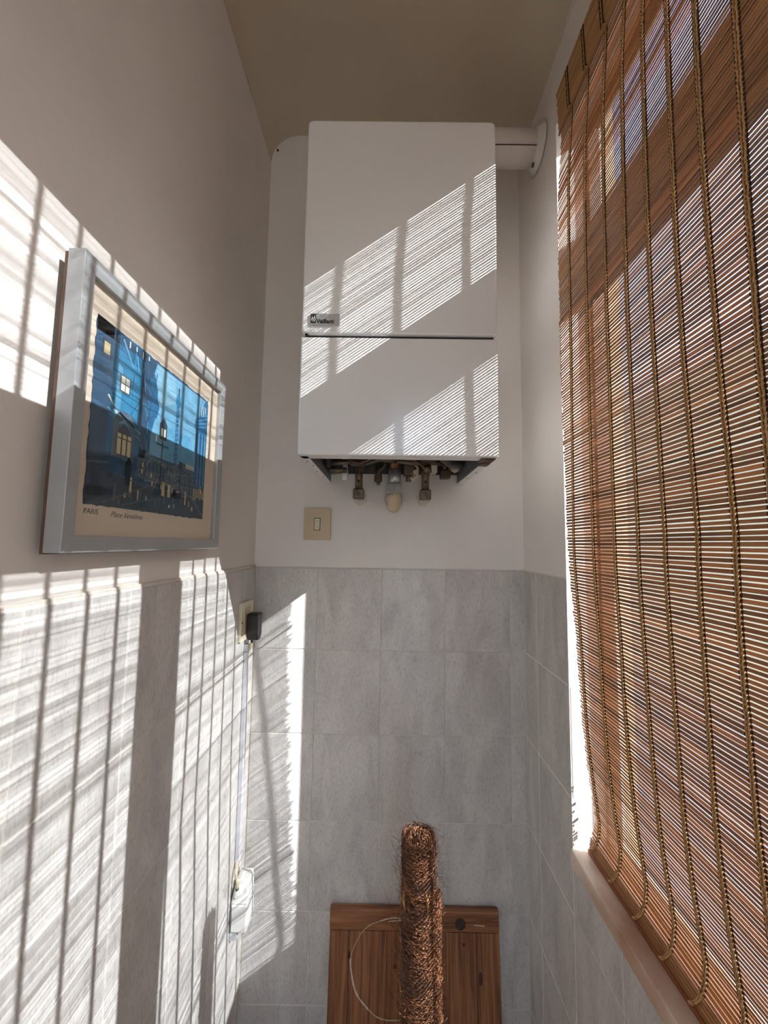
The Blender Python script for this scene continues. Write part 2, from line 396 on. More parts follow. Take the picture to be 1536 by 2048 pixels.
# head rail and the valance flap that hangs in front of the top
MB().box(.438, .462, YNEAR, YFAR-.005, 1.176, 1.2).build('head_rail', M['batten'], blind, bevel=.001)
vz = 1.192; 
VM = SL[2].copy(); VM.materials.clear(); VM.materials.append(wood('valance_slat', (150, 108, 68), (206, 160, 108), (60, 3.0, 60), .5, transl=.1, objvar=.12))
while vz > 1.076:
    me = VM; o = bpy.data.objects.new('valance_slat', me); COL.objects.link(o)
    place(o, (.4355+(1.192-vz)*.03, (YFAR+YNEAR)/2+U(-.003, .003), vz), blind)
    o.rotation_euler = (0, U(-.1, .1)-.12, 0); vz -= .00475
MB().box(.4365, .4395, YNEAR, YFAR-.002, 1.067, 1.0745).build('valance_batten', M['batten'], blind, bevel=.0008)

# cords: unprojected y positions follow the woven columns
def unproj_y(u, v, x):
    d = fw*F_PX+rt*(u-768)-up*(v-1024); return d.y*x/d.x
COLS = []
px_rows = {250: (1143, 1172, 1206.5, 1246, 1290, 1343, 1403, 1487), 700: (1142.5, 1176, 1216.8, 1258.8, 1307.7, 1366.5, 1436.6, 1518.6),
           1065: (1147, 1186, 1229, 1276, 1330, 1396, 1472, None), 1376: (1168, 1205, 1246.8, 1294, 1347.7, 1412.6, 1489.6, None), 1650: (1199, 1233.6, 1274, 1319, 1370, 1432.6, 1515, None)}
def tab_for(i):
    T = []
    for v, us in px_rows.items():
        u = us[i]
        if u is None: continue
        x = .44
        for _ in range(6):
            d = fw*F_PX+rt*(u-768)-up*(v-1024); zz = d.z*x/d.x; x = BX(zz)
        T.append((zz, d.y*x/d.x))
    T.sort(reverse=True); return T
for i in range(8): COLS.append(tab_for(i))
last = COLS[-1]; yb = sum(y for _, y in last)/len(last)
i = 1
while yb-.0603*i > YNEAR+.02: COLS.append([(1, yb-.0603*i)]); i += 1
for T in COLS:
    tan = MB(); drk = MB()
    Lp, Rp, Bk = [], [], []
    for k, (z, x) in enumerate(ZROWS):
        y = lerp_tab(T, z); wob = .0005*math.sin(k*1.7)+U(-.0002, .0002)
        xf = x-.0013
        # two front yarns crossing in slightly at each gap
        for side, P in ((-1, Lp), (1, Rp)):
            P.append((xf-.0004, y+side*.0024+wob, z+.0012)); P.append((xf-.0004, y+side*.0024+wob, z-.0012)); P.append((xf+.0002, y+side*(.0013 if k % 2 else .0019)+wob, z-.0034))
        tan.box(xf-.0004, xf+.0008, y-.0036, y+.0036, z-.0040, z-.0029)
        drk.box(x-.0014, x-.0005, y-.0056, y-.0034, z-.0022, z+.0020)
        drk.box(x-.0014, x-.0005, y+.0034, y+.0056, z-.0022, z+.0020)
        Bk.append((x+.0010, y, z))
    tan.tube(Lp, .00125, 4, smooth=False); tan.tube(Rp, .00125, 4, smooth=False)
    for (x0, y0, z0), (x1, y1, z1) in zip(Bk, Bk[1:]):
        drk.hexa([(x1, y1-.0036, z1), (x1+.0005, y1-.0036, z1), (x1, y1+.0036, z1), (x1+.0005, y1+.0036, z1), (x0, y0-.0036, z0), (x0+.0005, y0-.0036, z0), (x0, y0+.0036, z0), (x0+.0005, y0+.0036, z0)])
    # lower end: the cord bends round the last battens and ends in a knot
    y = lerp_tab(T, -.65); e = BX(-.65)
    for s_ in (-1, 1):
        tan.tube([(e-.002, y+s_*.0022, -.648), (e-.0045, y+s_*.0018-.001, -.656), (lerp_tab(XT, -.665)-.0045, y+s_*.0015+.002, -.664), (lerp_tab(XT, -.672)-.0045, y+s_*.0012+.007, -.671)], .0014, 6)
    tan.tube([(.4635, y+.004, -.669), (.462, y+.010, -.673)], .0024, 6)
    c = tan.build('cord', M['cordtan'], blind); drk.build('dark_yarn', M['corddark'], c)
    # the same column on the valance
    vt = MB(); vd = MB(); yv = lerp_tab(T, 1.1)
    zz = 1.19; P1, P2 = [], []; k = 0
    while zz > 1.083:
        xv = .4355+(1.192-zz)*.03-.0018; a = .0014*math.cos(k*math.pi/2)
        P1.append((xv, yv+.0012+a, zz)); P2.append((xv, yv-.0012-a, zz))
        if k % 2: vd.box(xv-.0006, xv+.0010, yv-.0056, yv-.0030, zz-.0020, zz+.0020); vd.box(xv-.0006, xv+.0010, yv+.0030, yv+.0056, zz-.0020, zz+.0020)
        zz -= .0033; k += 1
    vt.tube(P1, .0009, 4); vt.tube(P2, .0009, 4)
    vt.tube([(xv, yv, 1.088), (xv-.0005, yv-.006, 1.081), (xv+.0005, yv-.013, 1.073)], .0016, 5)
    for q in range(3): vd.box(xv-.0016, xv-.0002, yv-.004-q*.004, yv-.002-q*.004, 1.084-q*.004, 1.087-q*.004)
    c = vt.build('valance_cord', M['cordtan'], blind); vd.build('dark_yarn', M['corddark'], c)

# ------------------------------------------------------------------ boiler
BF = .8254; BX0 = -.1955; BX1 = .2445; BZ1 = .9917; BZ0 = .1917; SEAM = .463
boiler = empty('wall_boiler', (.0245, D-.02, BZ0), 'white wall-hung gas boiler mounted on the plaster above the tiles', 'boiler')
def panel(z0, z1, nm):
    b = MB(); b.rbox(BX0, BX1, BF, BF+.022, z0, z1, .012 if nm == 'front_cover' else .008, 1, 5)
    return b.build(nm, M['enamel'], boiler, bevel=.005, bseg=3)
panel(SEAM+.0035, BZ1, 'front_cover')
MB().box(BX0, BX1, BF, BF+.022, BZ0, SEAM-.0035).build('lower_cover', M['enamel'], boiler, bevel=.004, bseg=3)
box('seam_strip', M['seam'], boiler, BX0+.008, BX1-.008, BF+.008, BF+.02, SEAM-.006, SEAM+.006)
# casing: top, sides, back frame, bottom flange - open underneath
cs = MB(); th = .0025
cs.box(BX0+.001, BX0+.001+th, BF+.0225, D-.004, BZ0+.0, BZ1-.002)
cs.box(BX1-.001-th, BX1-.001, BF+.0225, D-.004, BZ0+.0, BZ1-.002)
cs.box(BX0+.001, BX1-.001, BF+.0225, D-.004, BZ1-.004, BZ1-.002)
cs.box(BX0+.001, BX0+.020, BF+.022, D-.006, BZ0+.0002, BZ0+.003)
cs.box(BX1-.020, BX1-.001, BF+.022, D-.006, BZ0+.0002, BZ0+.003)
cs.box(BX0+.001, BX1-.001, BF+.022, BF+.040, BZ0+.0002, BZ0+.003)
cs.build('casing', M['enamel'], boiler)
MB().box(BX0+.0165, BX0+.019, BF+.04, D-.006, BZ0+.003, BZ0+.06).build('inner_side', M['enamel_dark'], boiler)
MB().box(BX1-.019, BX1-.0165, BF+.04, D-.006, BZ0+.003, BZ0+.075).build('inner_side', M['enamel_dark'], boiler)
box('chassis', M['steel'], boiler, BX0+.019, BX1-.019, BF+.045, D-.006, BZ0+.16, BZ0+.17)
box('back_plate', M['steel'], boiler, BX0+.01, BX1-.01, D-.012, D-.004, BZ0+.03, BZ1-.02)
# screws and holes on the flange
for (x, y) in ((BX0+.010, BF+.0355),):
    MB().tube([(x, y, BZ0-.0008), (x, y, BZ0+.001)], .003, 10).build('screw', M['black'], boiler)
for (x, y) in ((BX0+.007, BF+.075), (BX0+.013, BF+.12), (BX0+.008, BF+.20), (BX0+.012, BF+.28), (BX1-.007, BF+.18), (BX1-.012, BF+.27)):
    MB().tube([(x, y, BZ0-.0008), (x, y, BZ0+.001)], .0022, 8).build('screw', M['black'], boiler)
MB().tube([(BX0+.012, BF-.0005, SEAM+.001), (BX0+.012, BF+.01, SEAM+.001)], .0035, 12).build('screw', M['black'], boiler)
# brown catch at the right front corner of the underside
MB().box(BX1-.035, BX1-.003, BF+.012, BF+.05, BZ0-.003, BZ0+.0).box(BX1-.026, BX1-.006, BF+.045, BF+.075, BZ0-.006, BZ0+.0).build('catch', M['rust'], boiler, bevel=.002)
# eye bolt on the top
MB().tube([(.107, BF+.05, BZ1-.004), (.107, BF+.05, BZ1+.012)], .009, 12).build('top_plug', M['rust'], boiler, bevel=.002)

# maker's badge
bd = MB().rbox(-.1755, -.1095, BF-.003, BF, .4855, .5125, .0015, 1, 2).build('badge', M['chrome'], boiler, bevel=.0006)
ink = mat('badge_ink', (18, 18, 20), .5); silver = mat('badge_silver', (190, 192, 190), .35)
MB().box(-.1735, -.1625, BF-.0034, BF-.003, .4895, .5105).build('emblem_field', ink, bd)
em = MB()
cx, cz = -.168, .4985
ring = [(cx+.0040*math.cos(t), BF-.0036, cz+.0058*math.sin(t)) for t in [math.radians(a) for a in range(140, 401, 20)]]
em.tube(ring, .0007, 5)
for s_ in (-1, 1): em.tube([(cx+s_*.0012, BF-.0037, cz-.001), (cx+s_*.0016, BF-.0037, cz+.003), (cx+s_*.0028, BF-.0037, cz+.0090)], [.0009, .0008, .0004], 5)
em.tube([(cx-.0028, BF-.0036, cz-.0042), (cx, BF-.0036, cz-.0056), (cx+.0028, BF-.0036, cz-.0042)], .0008, 5)
em.tube([(cx-.0015, BF-.0036, cz-.002), (cx+.0015, BF-.0036, cz-.002)], .0014, 6)
em.build('emblem', silver, bd)
def text(body, size, m, parent, world_m, origin, name, offset=0.0, extrude=.0001, shear=0.0, xs=1.0):
    cu = bpy.data.curves.new(name, 'FONT'); cu.body = body; cu.size = size; cu.offset = offset; cu.extrude = extrude; cu.shear = shear
    t = bpy.data.objects.new(name, cu); COL.objects.link(t)
    dg = bpy.context.evaluated_depsgraph_get(); me = bpy.data.meshes.new_from_object(t.evaluated_get(dg)); bpy.data.objects.remove(t)
    me.transform(Matrix.Diagonal((xs, 1, 1, 1))); me.transform(world_m); me.materials.clear(); me.materials.append(m)
    o = bpy.data.objects.new(name, me); COL.objects.link(o); place(o, origin, parent); return o
RXZ = Matrix(((1, 0, 0, 0), (0, 0, -1, 0), (0, 1, 0, 0), (0, 0, 0, 1)))     # text in the x-z plane facing -y
text('Vaillant', .0135, ink, bd, RXZ, (-.1612, BF-.0033, .4895), 'lettering', offset=.00045, xs=.98)

# pipework under the boiler (parts of the boiler)
def part(b, nm, m, par=boiler, **k): return b.build(nm, m, par, **k)
def valve(x):
    y = 1.15
    v = part(MB().tube([(x, y, .300), (x, y, .205)], .010, 12), 'supply_pipe', M['copper'])
    part(MB().tube([(x, y, .246), (x, y, .212)], .0145, 6, smooth=False), 'union_nut', M['brass'])
    vb = part(MB().tube([(x, y, .212), (x, y, .207), (x, y, .160)], [.0125, .0115, .0115], 14), 'valve_body', M['brass'])
    part(MB().tube([(x, y-.0135, .186), (x, y-.009, .186)], .0045, 10), 'valve_port', M['black'], vb)
    vn = part(MB().box(x-.0165, x+.0165, y-.015, y+.015, .133, .163), 'valve_foot', M['brass'], bevel=.003)
    part(MB().tube([(x, y-.0165, .148), (x, y-.014, .148)], .007, 12).tube([(x, y-.018, .148), (x, y-.015, .148)], .003, 8), 'valve_screw', M['steel'], vn)
    part(MB().tube([(x, y+.005, .148), (x, D-.002, .148)], .010, 12), 'wall_tail', M['brass'])
    b = MB()
    for q, d_ in ((.024, .0012), (.017, .003)):
        b.prism([(x+q*math.cos(2*math.pi*k/18)*U(.75, 1.15), .143+q*math.sin(2*math.pi*k/18)*U(.75, 1.15)) for k in range(18)], D+.003-d_, D+.0035, 1)
    part(b, 'filler_patch', M['patch'])
valve(-.0825); valve(.118)
# central gas pipe, chrome nut, cream elbow into the wall
x = .025; y = 1.14
part(MB().tube([(x, y, .30), (x, y, .215)], .0175, 16), 'gas_pipe', M['copper'])
part(MB().tube([(x, y, .222), (x, y, .174)], .0190, 18), 'gas_collar', M['chrome'])
part(MB().tube([(x, y, .178), (x, y, .150)], .0262, 6, smooth=False), 'gas_nut', M['chrome'], bevel=.001)
part(MB().tube([(x, y, .154), (x, y, .142), (x, y+.006, .132), (x, y+.022, .124), (x, y+.05, .120), (x, D-.002, .118)], [.0185, .0215, .0215, .0205, .020, .020], 18), 'cream_elbow', M['cream'], label='cream plastic elbow')
for s_ in (-1, 1): part(MB().tube([(x+s_*.018, y+.008, .152), (x+s_*.022, y+.012, .136), (x+s_*.018, y+.02, .122)], .004, 6), 'elbow_rim', M['chrome'])
# small fittings
part(MB().tube([(-.125, 1.15, .26), (-.125, 1.15, .200), (-.125, 1.15, .190)], [.008, .010, .008], 10), 'drain_cock', M['white_pl'], label='white painted drain cock')
part(MB().tube([(-.128, 1.13, .214), (-.128, 1.16, .214)], .0035, 8).tube([(-.165, 1.13, .216), (-.118, 1.13, .216)], .0085, 10), 'side_union', M['brass'])
part(MB().tube([(-.152, 1.13, .216), (-.166, 1.13, .216)], .0135, 6, smooth=False), 'side_nut', M['steel'])
part(MB().tube([(-.022, 1.15, .235), (-.024, 1.15, .200)], .010, 10), 'small_tap', M['copper'])
part(MB().tube([(-.024, 1.15, .206), (-.024, 1.15, .186)], .0135, 6, smooth=False).tube([(-.024, 1.15, .186), (-.024, 1.15, .176)], .006, 8), 'small_tap_nut', M['brass'])
part(MB().tube([(-.024, 1.145, .215), (-.006, 1.12, .228), (-.004, 1.12, .245)], .005, 8), 'tap_lever', M['steel'])
part(MB().box(.052, .082, 1.12, 1.16, .205, .235).tube([(.066, 1.14, .21), (.066, 1.14, .186)], .008, 10), 'relief_valve', M['brass'], bevel=.002)
part(MB().tube([(.082, 1.12, .236), (.092, 1.12, .225), (.090, 1.12, .200), (.078, 1.12, .190), (.070, 1.12, .196)], .0045, 8).tube([(.085, 1.108, .210), (.085, 1.120, .210)], .007, 12), 'relief_lever', M['cable'])
part(MB().box(.130, .150, 1.12, 1.16, .212, .246), 'plastic_plug', M['cream2'], bevel=.002)
part(MB().tube([(.176, 1.15, .26), (.176, 1.15, .215)], .010, 10), 'return_pipe', M['copper'])
part(MB().box(.162, .192, 1.135, 1.165, .198, .224), 'square_cap', M['rust'], bevel=.003)
part(MB().tube([(.192, 1.15, .232), (.206, 1.14, .222), (.216, 1.14, .228)], .008, 8), 'side_hose', M['cable'])
# pipes seen inside the open underside
part(MB().tube([(-.17, 1.02, .245), (-.11, .98, .250), (-.02, .96, .250), (.05, .96, .248), (.14, .98, .246), (.19, 1.02, .244)], .011, 10), 'manifold_pipe', M['steel'])
part(MB().tube([(.07, .95, .262), (.12, .96, .240), (.17, 1.03, .222), (.21, 1.08, .228), (.22, 1.12, .26)], .012, 10), 'rubber_hose', M['steel'])
part(MB().tube([(-.11, 1.06, .236), (-.075, 1.05, .222), (-.05, 1.03, .226), (-.03, 1.0, .232), (.02, 1.0, .231), (.07, 1.02, .227), (.10, 1.06, .219), (.112, 1.09, .212), (.105, 1.10, .203)], .0042, 8), 'thin_tube', M['copper'])
part(MB().tube([(.115, 1.075, .222), (.119, 1.085, .205)], .0115, 10), 'tube_clamp', M['brass'])
part(MB().tube([(-.165, .96, .26), (-.165, 1.08, .226), (-.165, 1.14, .25)], .012, 10), 'left_hose', M['black'])
part(MB().tube([(-.155, 1.10, .232), (-.10, 1.12, .240), (-.06, 1.12, .236), (-.02, 1.10, .244), (.03, 1.10, .240)], .007, 8), 'cross_pipe', M['brass'])
part(MB().tube([(.03, 1.09, .238), (.08, 1.10, .234), (.13, 1.11, .240), (.17, 1.12, .236)], .007, 8), 'cross_pipe', M['brass'])
part(MB().box(-.105, -.06, 1.08, 1.12, .225, .262), 'pump_block', M['steel'], bevel=.003)
part(MB().box(.095, .14, 1.06, 1.10, .228, .262), 'sensor_block', M['rust'], bevel=.003)
part(MB().tube([(-.15, .90, .235), (-.03, .90, .232), (-.02, .90, .26)], .008, 8), 'front_tube', M['steel'])
part(MB().box(-.035, .005, .94, 1.0, .224, .27), 'terminal_block', M['white_pl'], bevel=.003)
part(MB().box(.012, .075, .93, 1.0, .226, .27), 'gas_valve_block', M['rust'], bevel=.003)
b = MB()
for q in range(9): b.tube([(-.03+q*.012, .965, .218), (-.03+q*.012, .965, .226)], .004, 8)
part(b, 'block_screws', M['brass'], kind='stuff')
b = MB()
for q in range(5):
    a0 = U(0, 6); b.tube([(.10+.02*q, .92+.01*q, .25), (.13+.015*q, .95+.02*math.sin(a0), .238+U(-.005, .005)), (.17+.008*q, .99, .245), (.20, 1.02+.01*q, .27)], .0028, 6)
part(b, 'wiring', M['black'], kind='stuff')
b = MB()
for x in (-.085, -.03, .025, .07, .118, .176): b.tube([(x, 1.16, .28), (x, 1.12, .30), (x, 1.05, .33)], .010, 8)
part(b, 'inner_pipes', M['steel'], kind='stuff')

# flue
fl = empty('flue_pipe', (.33, 1.05, 1.11), 'white painted flue pipe running from the boiler into the wall beside the blind', 'flue pipe')
fz = 1.172; fr = .046
MB().tube([(BX1-.004, 1.05, fz), (XR-.004, 1.05, fz)], fr, 40).build('pipe', M['flue'], fl)
MB().tube([(XR-.022, 1.05, fz), (XR-.010, 1.05, fz), (XR-.003, 1.05, fz)], [fr+.0005, fr+.006, fr+.018], 40).build('collar', M['patch'], fl)
MB().box(BX1, XR-.02, 1.05-.0385, 1.05-.0345, fz-.0285, fz-.027).build('seam', M['steel'], fl)
MB().tube([(.292, 1.05-.043, fz+.018), (.288, 1.05-.0455, fz+.008), (.286, 1.05-.046, fz+.001)], .0012, 5).tube([(.292, 1.05-.034, fz-.031), (.288, 1.05-.030, fz-.035), (.285, 1.05-.027, fz-.038)], .0012, 5).build('scratch', M['rust'], fl)
MB().tube([(.418, 1.048, fz-fr-.012), (.420, 1.048, fz-fr+.002)], .004, 8).build('drip_nub', M['steel'], fl)

# anchor hole plug high on the end wall
o = MB().tube([(-.392, D-.001, 1.352), (-.392, D+.004, 1.352)], .0035, 10).build('screw', M['black'], None)
o['label'] = 'tiny dark screw in the plaster high beside the boiler'; o['category'] = 'screw'

# ------------------------------------------------------------------ switch
sw = empty('light_switch', (-.216, D, .010), 'beige square light switch on the plaster below the boiler', 'switch')
MB().rbox(-.2585, -.1740, D-.009, D+.003, .0095, .1095, .002, 1, 3).build('cover_plate', M['cream'], sw, bevel=.0015)
MB().box(-.2262, -.2060, D-.0094, D-.0085, .0395, .0785).build('rocker_gap', M['seam'], sw)
rk = MB().box(-.2245, -.2077, D-.0115, D-.009, .0412, .0768).build('rocker', M['cream2'], sw, bevel=.001)
MB().tube([(-.2161, D-.0118, .068), (-.2161, D-.0114, .068)], .0014, 8).tube([(-.2161, D-.0118, .050), (-.2161, D-.0114, .050)], .0014, 8).build('rocker_dots', M['rust'], rk)

# ------------------------------------------------------------------ socket, charger, trunking, transformer on left wall
X0 = XL
sk = empty('wall_socket', (X0, 1.134, -.280), 'ivory socket plate on the left tiles by the corner', 'socket')
MB().rbox(X0-.001, X0+.009, 1.088, 1.180, -.279, -.172, .002, 0, 3).build('cover_plate', M['cream2'], sk, bevel=.0015)
MB().box(X0+.0085, X0+.0095, 1.112, 1.156, -.266, -.186).build('insert', M['cream'], sk)
MB().tube([(X0+.0085, 1.092, -.226), (X0+.010, 1.092, -.226)], .003, 8).build('screw', M['black'], sk)
pk = empty('plug_charger', (X0+.03, 1.145, -.285), 'black plug-in adapter sticking out of the ivory socket', 'adapter')
MB().prism([(1.126, -.207), (1.163, -.207), (1.166, -.211), (1.166, -.268), (1.156, -.283), (1.136, -.283), (1.123, -.262), (1.123, -.211)], X0+.0098, X0+.042, 0).build('body', M['black'], pk, bevel=.003)
MB().tube([(X0+.020, 1.146, -.282), (X0+.020, 1.146, -.292)], .0035, 8).build('strain_relief', M['black'], pk)
MB().tube([(X0+.020, 1.146, -.288), (X0+.016, 1.146, -.306), (X0+.010, 1.150, -.328), (X0+.0065, 1.1565, -.352), (X0+.0060, 1.157, -.40), (X0+.0060, 1.1575, -.44)], .0034, 8).build('lead', M['cable'], pk, label='cream cable')
tk = MB().box(X0+.0008, X0+.0125, 1.1385, 1.1540, -.897, -.318).build('cable_trunking', M['trunk'], None, bevel=.001)
tk['label'] = 'narrow white vertical cable trunking on the left tiles beneath the socket'; tk['category'] = 'trunking'
MB().box(X0+.0008, X0+.0135, 1.1385, 1.1540, -.316, -.296).build('end_cap', M['trunk'], tk)

tf = empty('transformer_plug', (X0+.02, 1.15, -1.045), 'white plastic transformer block low on the left tiles by the corner', 'transformer')
yb0, yb1 = 1.118, 1.178; xf = X0+.047; zt = -.925; zm = -.975; zb = -1.045
b = MB(); b.hexa([(X0+.001, yb0, zb), (xf, yb0, zb), (X0+.001, yb1, zb), (xf, yb1, zb), (X0+.001, yb0, zm), (xf, yb0, zm), (X0+.001, yb1, zm), (xf, yb1, zm)])
b.hexa([(X0+.001, yb0, zm), (xf, yb0, zm), (X0+.001, yb1, zm), (xf, yb1, zm), (X0+.008, yb0+.022, zt), (xf-.004, yb0+.022, zt), (X0+.008, yb1, zt), (xf-.004, yb1, zt)])
b.build('body', M['white_pl'], tf, bevel=.004)
MB().box(X0+.004, X0+.0055, yb0-.0015, yb0+.001, zb+.004, zm).build('shell_seam', M['black'], tf)
b = MB(); g0 = Vector((X0+.020, yb0+.008, -.948)); gd = Vector((-.1, -.45, .8)).normalized()
for q in range(4): b.tube([g0+gd*(.004*q), g0+gd*(.004*q+.0025)], .0135-.0022*q, 16)
b.tube([g0, g0+gd*.016], .005, 10); b.build('cable_gland', M['white_pl'], tf)
MB().tube([g0+gd*.0165, g0+gd*.0175], .0050, 10).build('gland_hole', M['black'], tf)
MB().tube([g0+gd*.014, g0+Vector((-.003, -.006, .030)), g0+Vector((-.010, .000, .048)), (X0+.006, 1.144, -.880)], .0042, 8).build('lead', M['cable'], tf, label='cream cable')
MB().box(X0+.001, X0+.02, yb0+.004, yb0+.02, zb-.022, zb-.001).build('foot', M['trunk'], tf)

# ------------------------------------------------------------------ leaning pine board
bt = math.atan2(.034, .36)
bo = bpy.data.objects.new('pine_board', None); COL.objects.link(bo); bo.empty_display_size = .05
bo['label'] = 'stained pine board with a pale ring mark leaning against the back tiles'; bo['category'] = 'board'
BW = .483; BH = .52; BT = .022
place(bo, (.099, D-.0265, -1.0495-BH*math.cos(bt)))
BASE_Z = -1.0495-BH*math.cos(bt)
WLOC[bo] = Vector((0, 0, H))      # children are written in board space: x across, z up, front face at y=0
def bpart(b, nm, m, **k):
    o = b.build(nm, m, None, origin=(0, 0, 0), **k); o.parent = bo; o.location = (0, 0, 0); return o
bo.location = (.099, D-.0245-math.sin(bt)*BH, -1.0495-BH*math.cos(bt)+H); bo.rotation_euler = (-bt, 0, 0)
e = .052
bpart(MB().box(-BW/2-.001, BW/2+.001, 0, BT, BH-e+.0008, BH), 'end_rail', M['pine_end'], bevel=.0025)
xs = [-BW/2, -.186, -.078, .005, .090, .175, BW/2]
for a, c in zip(xs, xs[1:]): bpart(MB().box(a+.0003, c-.0003, U(-.0003, .0004), BT, 0, BH-e), 'plank', M['pine'], bevel=.0008)
knot = mat('knot_wood', (44, 30, 26), .6, rgb2=(70, 44, 32), scale=80); stain = mat('chalky_ring_stain', (205, 190, 172), .9, var=.1, scale=60); smallk = mat('small_knot', (70, 32, 18), .6)
def disc(b, cx, cz, rx, rz, y=-.0006, n=20):
    b.prism([(cx+rx*math.cos(2*math.pi*k/n)*U(.95, 1.05), cz+rz*math.sin(2*math.pi*k/n)*U(.95, 1.05)) for k in range(n)], y, y+.0006, 1)
b = MB(); disc(b, .131, BH-.031, .015, .0155, -.0004); bpart(b, 'knot', knot)
for (cx, cz, rx, rz) in ((-.055, .385, .004, .006), (-.018, .345, .003, .006), (-.02, .225, .006, .008), (-.185, .41, .004, .01), (.185, .36, .006, .016), (.14, .44, .004, .004)):
    b = MB(); disc(b, cx, cz, rx, rz, -.0008, 12); bpart(b, 'knot', smallk)
b = MB()
rcx, rcz = -.055, .382
n = 90
for k in range(n):
    t0 = math.radians(58+247*k/n); t1 = math.radians(58+247*(k+1)/n); d_ = math.degrees(t0)
    w_ = (.0020 if 168 < d_ < 232 else .0011 if d_ < 110 else .0006 if d_ < 168 else .0009)*U(.7, 1.3)
    wb_ = lambda t: .0022*math.sin(3.1*t)+.0012*math.sin(9*t)
    P = lambda t, d: (rcx+(.125+d+wb_(t))*math.cos(t), rcz+(.121+d+wb_(t))*math.sin(t))
    b.prism([P(t0, -w_), P(t0, w_), P(t1, w_), P(t1, -w_)], -.0007, .0002, 1)
for (a, c, d, e_) in ((-.075, .492, -.02, .497), (.17, .487, .20, .485), (.09, .10, .105, .16)):
    b.prism([(a, c), (d, e_), (d, e_+.002), (a, c+.0015)], -.0007, .0002, 1)
bpart(b, 'ring_stain', stain, kind='stuff')

# ------------------------------------------------------------------ coir moss pole
ps = empty('moss_pole', (.076, .80, ZF), 'brown coir-wrapped plant support pole standing in front of the pine board', 'plant pole')
pcx, pcy, pr, ptz = .0725, .795, .030, -.557
core = MB(); pts = []; rs = []
n = 90
for k in range(n+1):
    t = k/n; z = ZF+(ptz-ZF)*t; f = 1.0
    if t > .965: f = math.sqrt(max(0.02, 1-((t-.965)/.035)**2*.9))
    pts.append((pcx+.002*math.sin(k*.7)+.006*(1-t), pcy+.002*math.cos(k*.5), z)); rs.append(pr*f*(1+.07*math.sin(k*1.3)+U(-.05, .05)))
core.tube(pts, rs, 20)
coir_core = mat('coir_core', (46, 28, 20), .95, rgb2=(92, 56, 34), scale=60, detail=8, bump=1.0, bscale=120)
co = core.build('core', coir_core, ps)
b = MB(); b2 = MB()
coirA = mat('coir_fibre', (100, 62, 40), .75, rgb2=(176, 118, 78), scale=25); coirB = mat('dark_coir_fibre', (48, 30, 22), .85, rgb2=(92, 56, 36), scale=25)
def fibre(bb, z, a, ln, rad, off=0.0, curl=1.0):
    p = []; az = a; zz = z; ro = pr+U(-.001, .003)
    da = U(-1.1, 1.1)*curl; dz = U(-1, 1)
    L = math.hypot(da*pr, dz) or 1
    for q in range(5):
        t = q/4
        p.append((pcx+.006*(1-(zz-ZF)/(ptz-ZF))+(ro+off*t*t+.002*math.sin(t*5+a))*math.cos(az), pcy+(ro+off*t*t)*math.sin(az), zz))
        az += da*ln/.05*.25*6; zz += dz*ln*.3; da += U(-.3, .3)*curl; dz += U(-.4, .4)
        if zz > ptz-.004: dz = -abs(dz)
    bb.tube(p, rad, 3, caps=False, smooth=False)
for k in range(5200): fibre(b if k % 2 else b2, U(-1.06, ptz-.004), U(0, 2*math.pi), U(.01, .03), U(.00025, .00055))
for k in range(900): fibre(b if k % 2 else b2, U(-1.06, ptz-.002), U(0, 2*math.pi), U(.015, .035), U(.00016, .0003), off=U(.004, .022))
for k in range(110):
    a = U(0, 2*math.pi); z = U(-1.0, ptz); r0 = pr; Ln = U(.02, .05); up_ = U(-.2, 1.2)
    q = []
    for s_ in range(5):
        t = s_/4; q.append((pcx+(r0+Ln*t*.8)*math.cos(a+t*U(-.1, .3)), pcy+(r0+Ln*t*.8)*math.sin(a), z+Ln*up_*t+.006*math.sin(t*4+a)))
    b2.tube(q, .00018, 3, caps=False)
b.build('light_fibres', coirA, ps, kind='stuff'); b2.build('dark_fibres', coirB, ps, kind='stuff')
# twisted coir rope running down the window side, wooden stick ends
for (rope_r, x0, y0_, top, nm) in ((.0085, pcx+.034, pcy-.006, -.655, 'coir_rope'),):
    b = MB()
    for s_ in range(3):
        q = []
        for k in range(150):
            z = top-(k/149)*(top-ZF); t = k*.55+s_*2.09
            q.append((x0+.006*(1-(z-ZF)/(ptz-ZF))+rope_r*.45*math.cos(t), y0_+rope_r*.45*math.sin(t), z))
        b.tube(q, [rope_r*.55*U(.85, 1.1) for _ in q], 7)
    for k in range(1500):
        z = U(-1.06, top-.004); a = U(0, 2*math.pi); dx = .006*(1-(z-ZF)/(ptz-ZF)); rr = rope_r*U(.9, 1.1); up_ = U(-.012, .016); o_ = U(0, .006)*(R() < .3)
        b.tube([(x0+dx+rr*math.cos(a), y0_+rr*math.sin(a), z), (x0+dx+(rr+o_*.4)*math.cos(a+U(.1, .9)), y0_+(rr+.001)*math.sin(a+.4), z+up_*.5), (x0+dx+(rr+o_)*math.cos(a+U(.3, 1.3)), y0_+(rr+o_)*math.sin(a+.8), z+up_)], U(.0002, .00045), 3, caps=False, smooth=False)
    rp = b.build(nm, coirA, ps)
b = MB()
for k in range(260):
    a = U(0, 2*math.pi); rr = .026*math.sqrt(R()); top_ = ptz+.004-(rr/.03)**2*.016+U(-.002, .003)
    b.tube([(pcx+(rr+.003)*math.cos(a), pcy+(rr+.003)*math.sin(a), top_-.028), (pcx+(rr+.0015)*math.cos(a+.1), pcy+(rr+.0015)*math.sin(a+.1), top_-.008), (pcx+rr*math.cos(a), pcy+rr*math.sin(a), top_)], [U(.0008, .0016), U(.0007, .0014), .0004], 4)
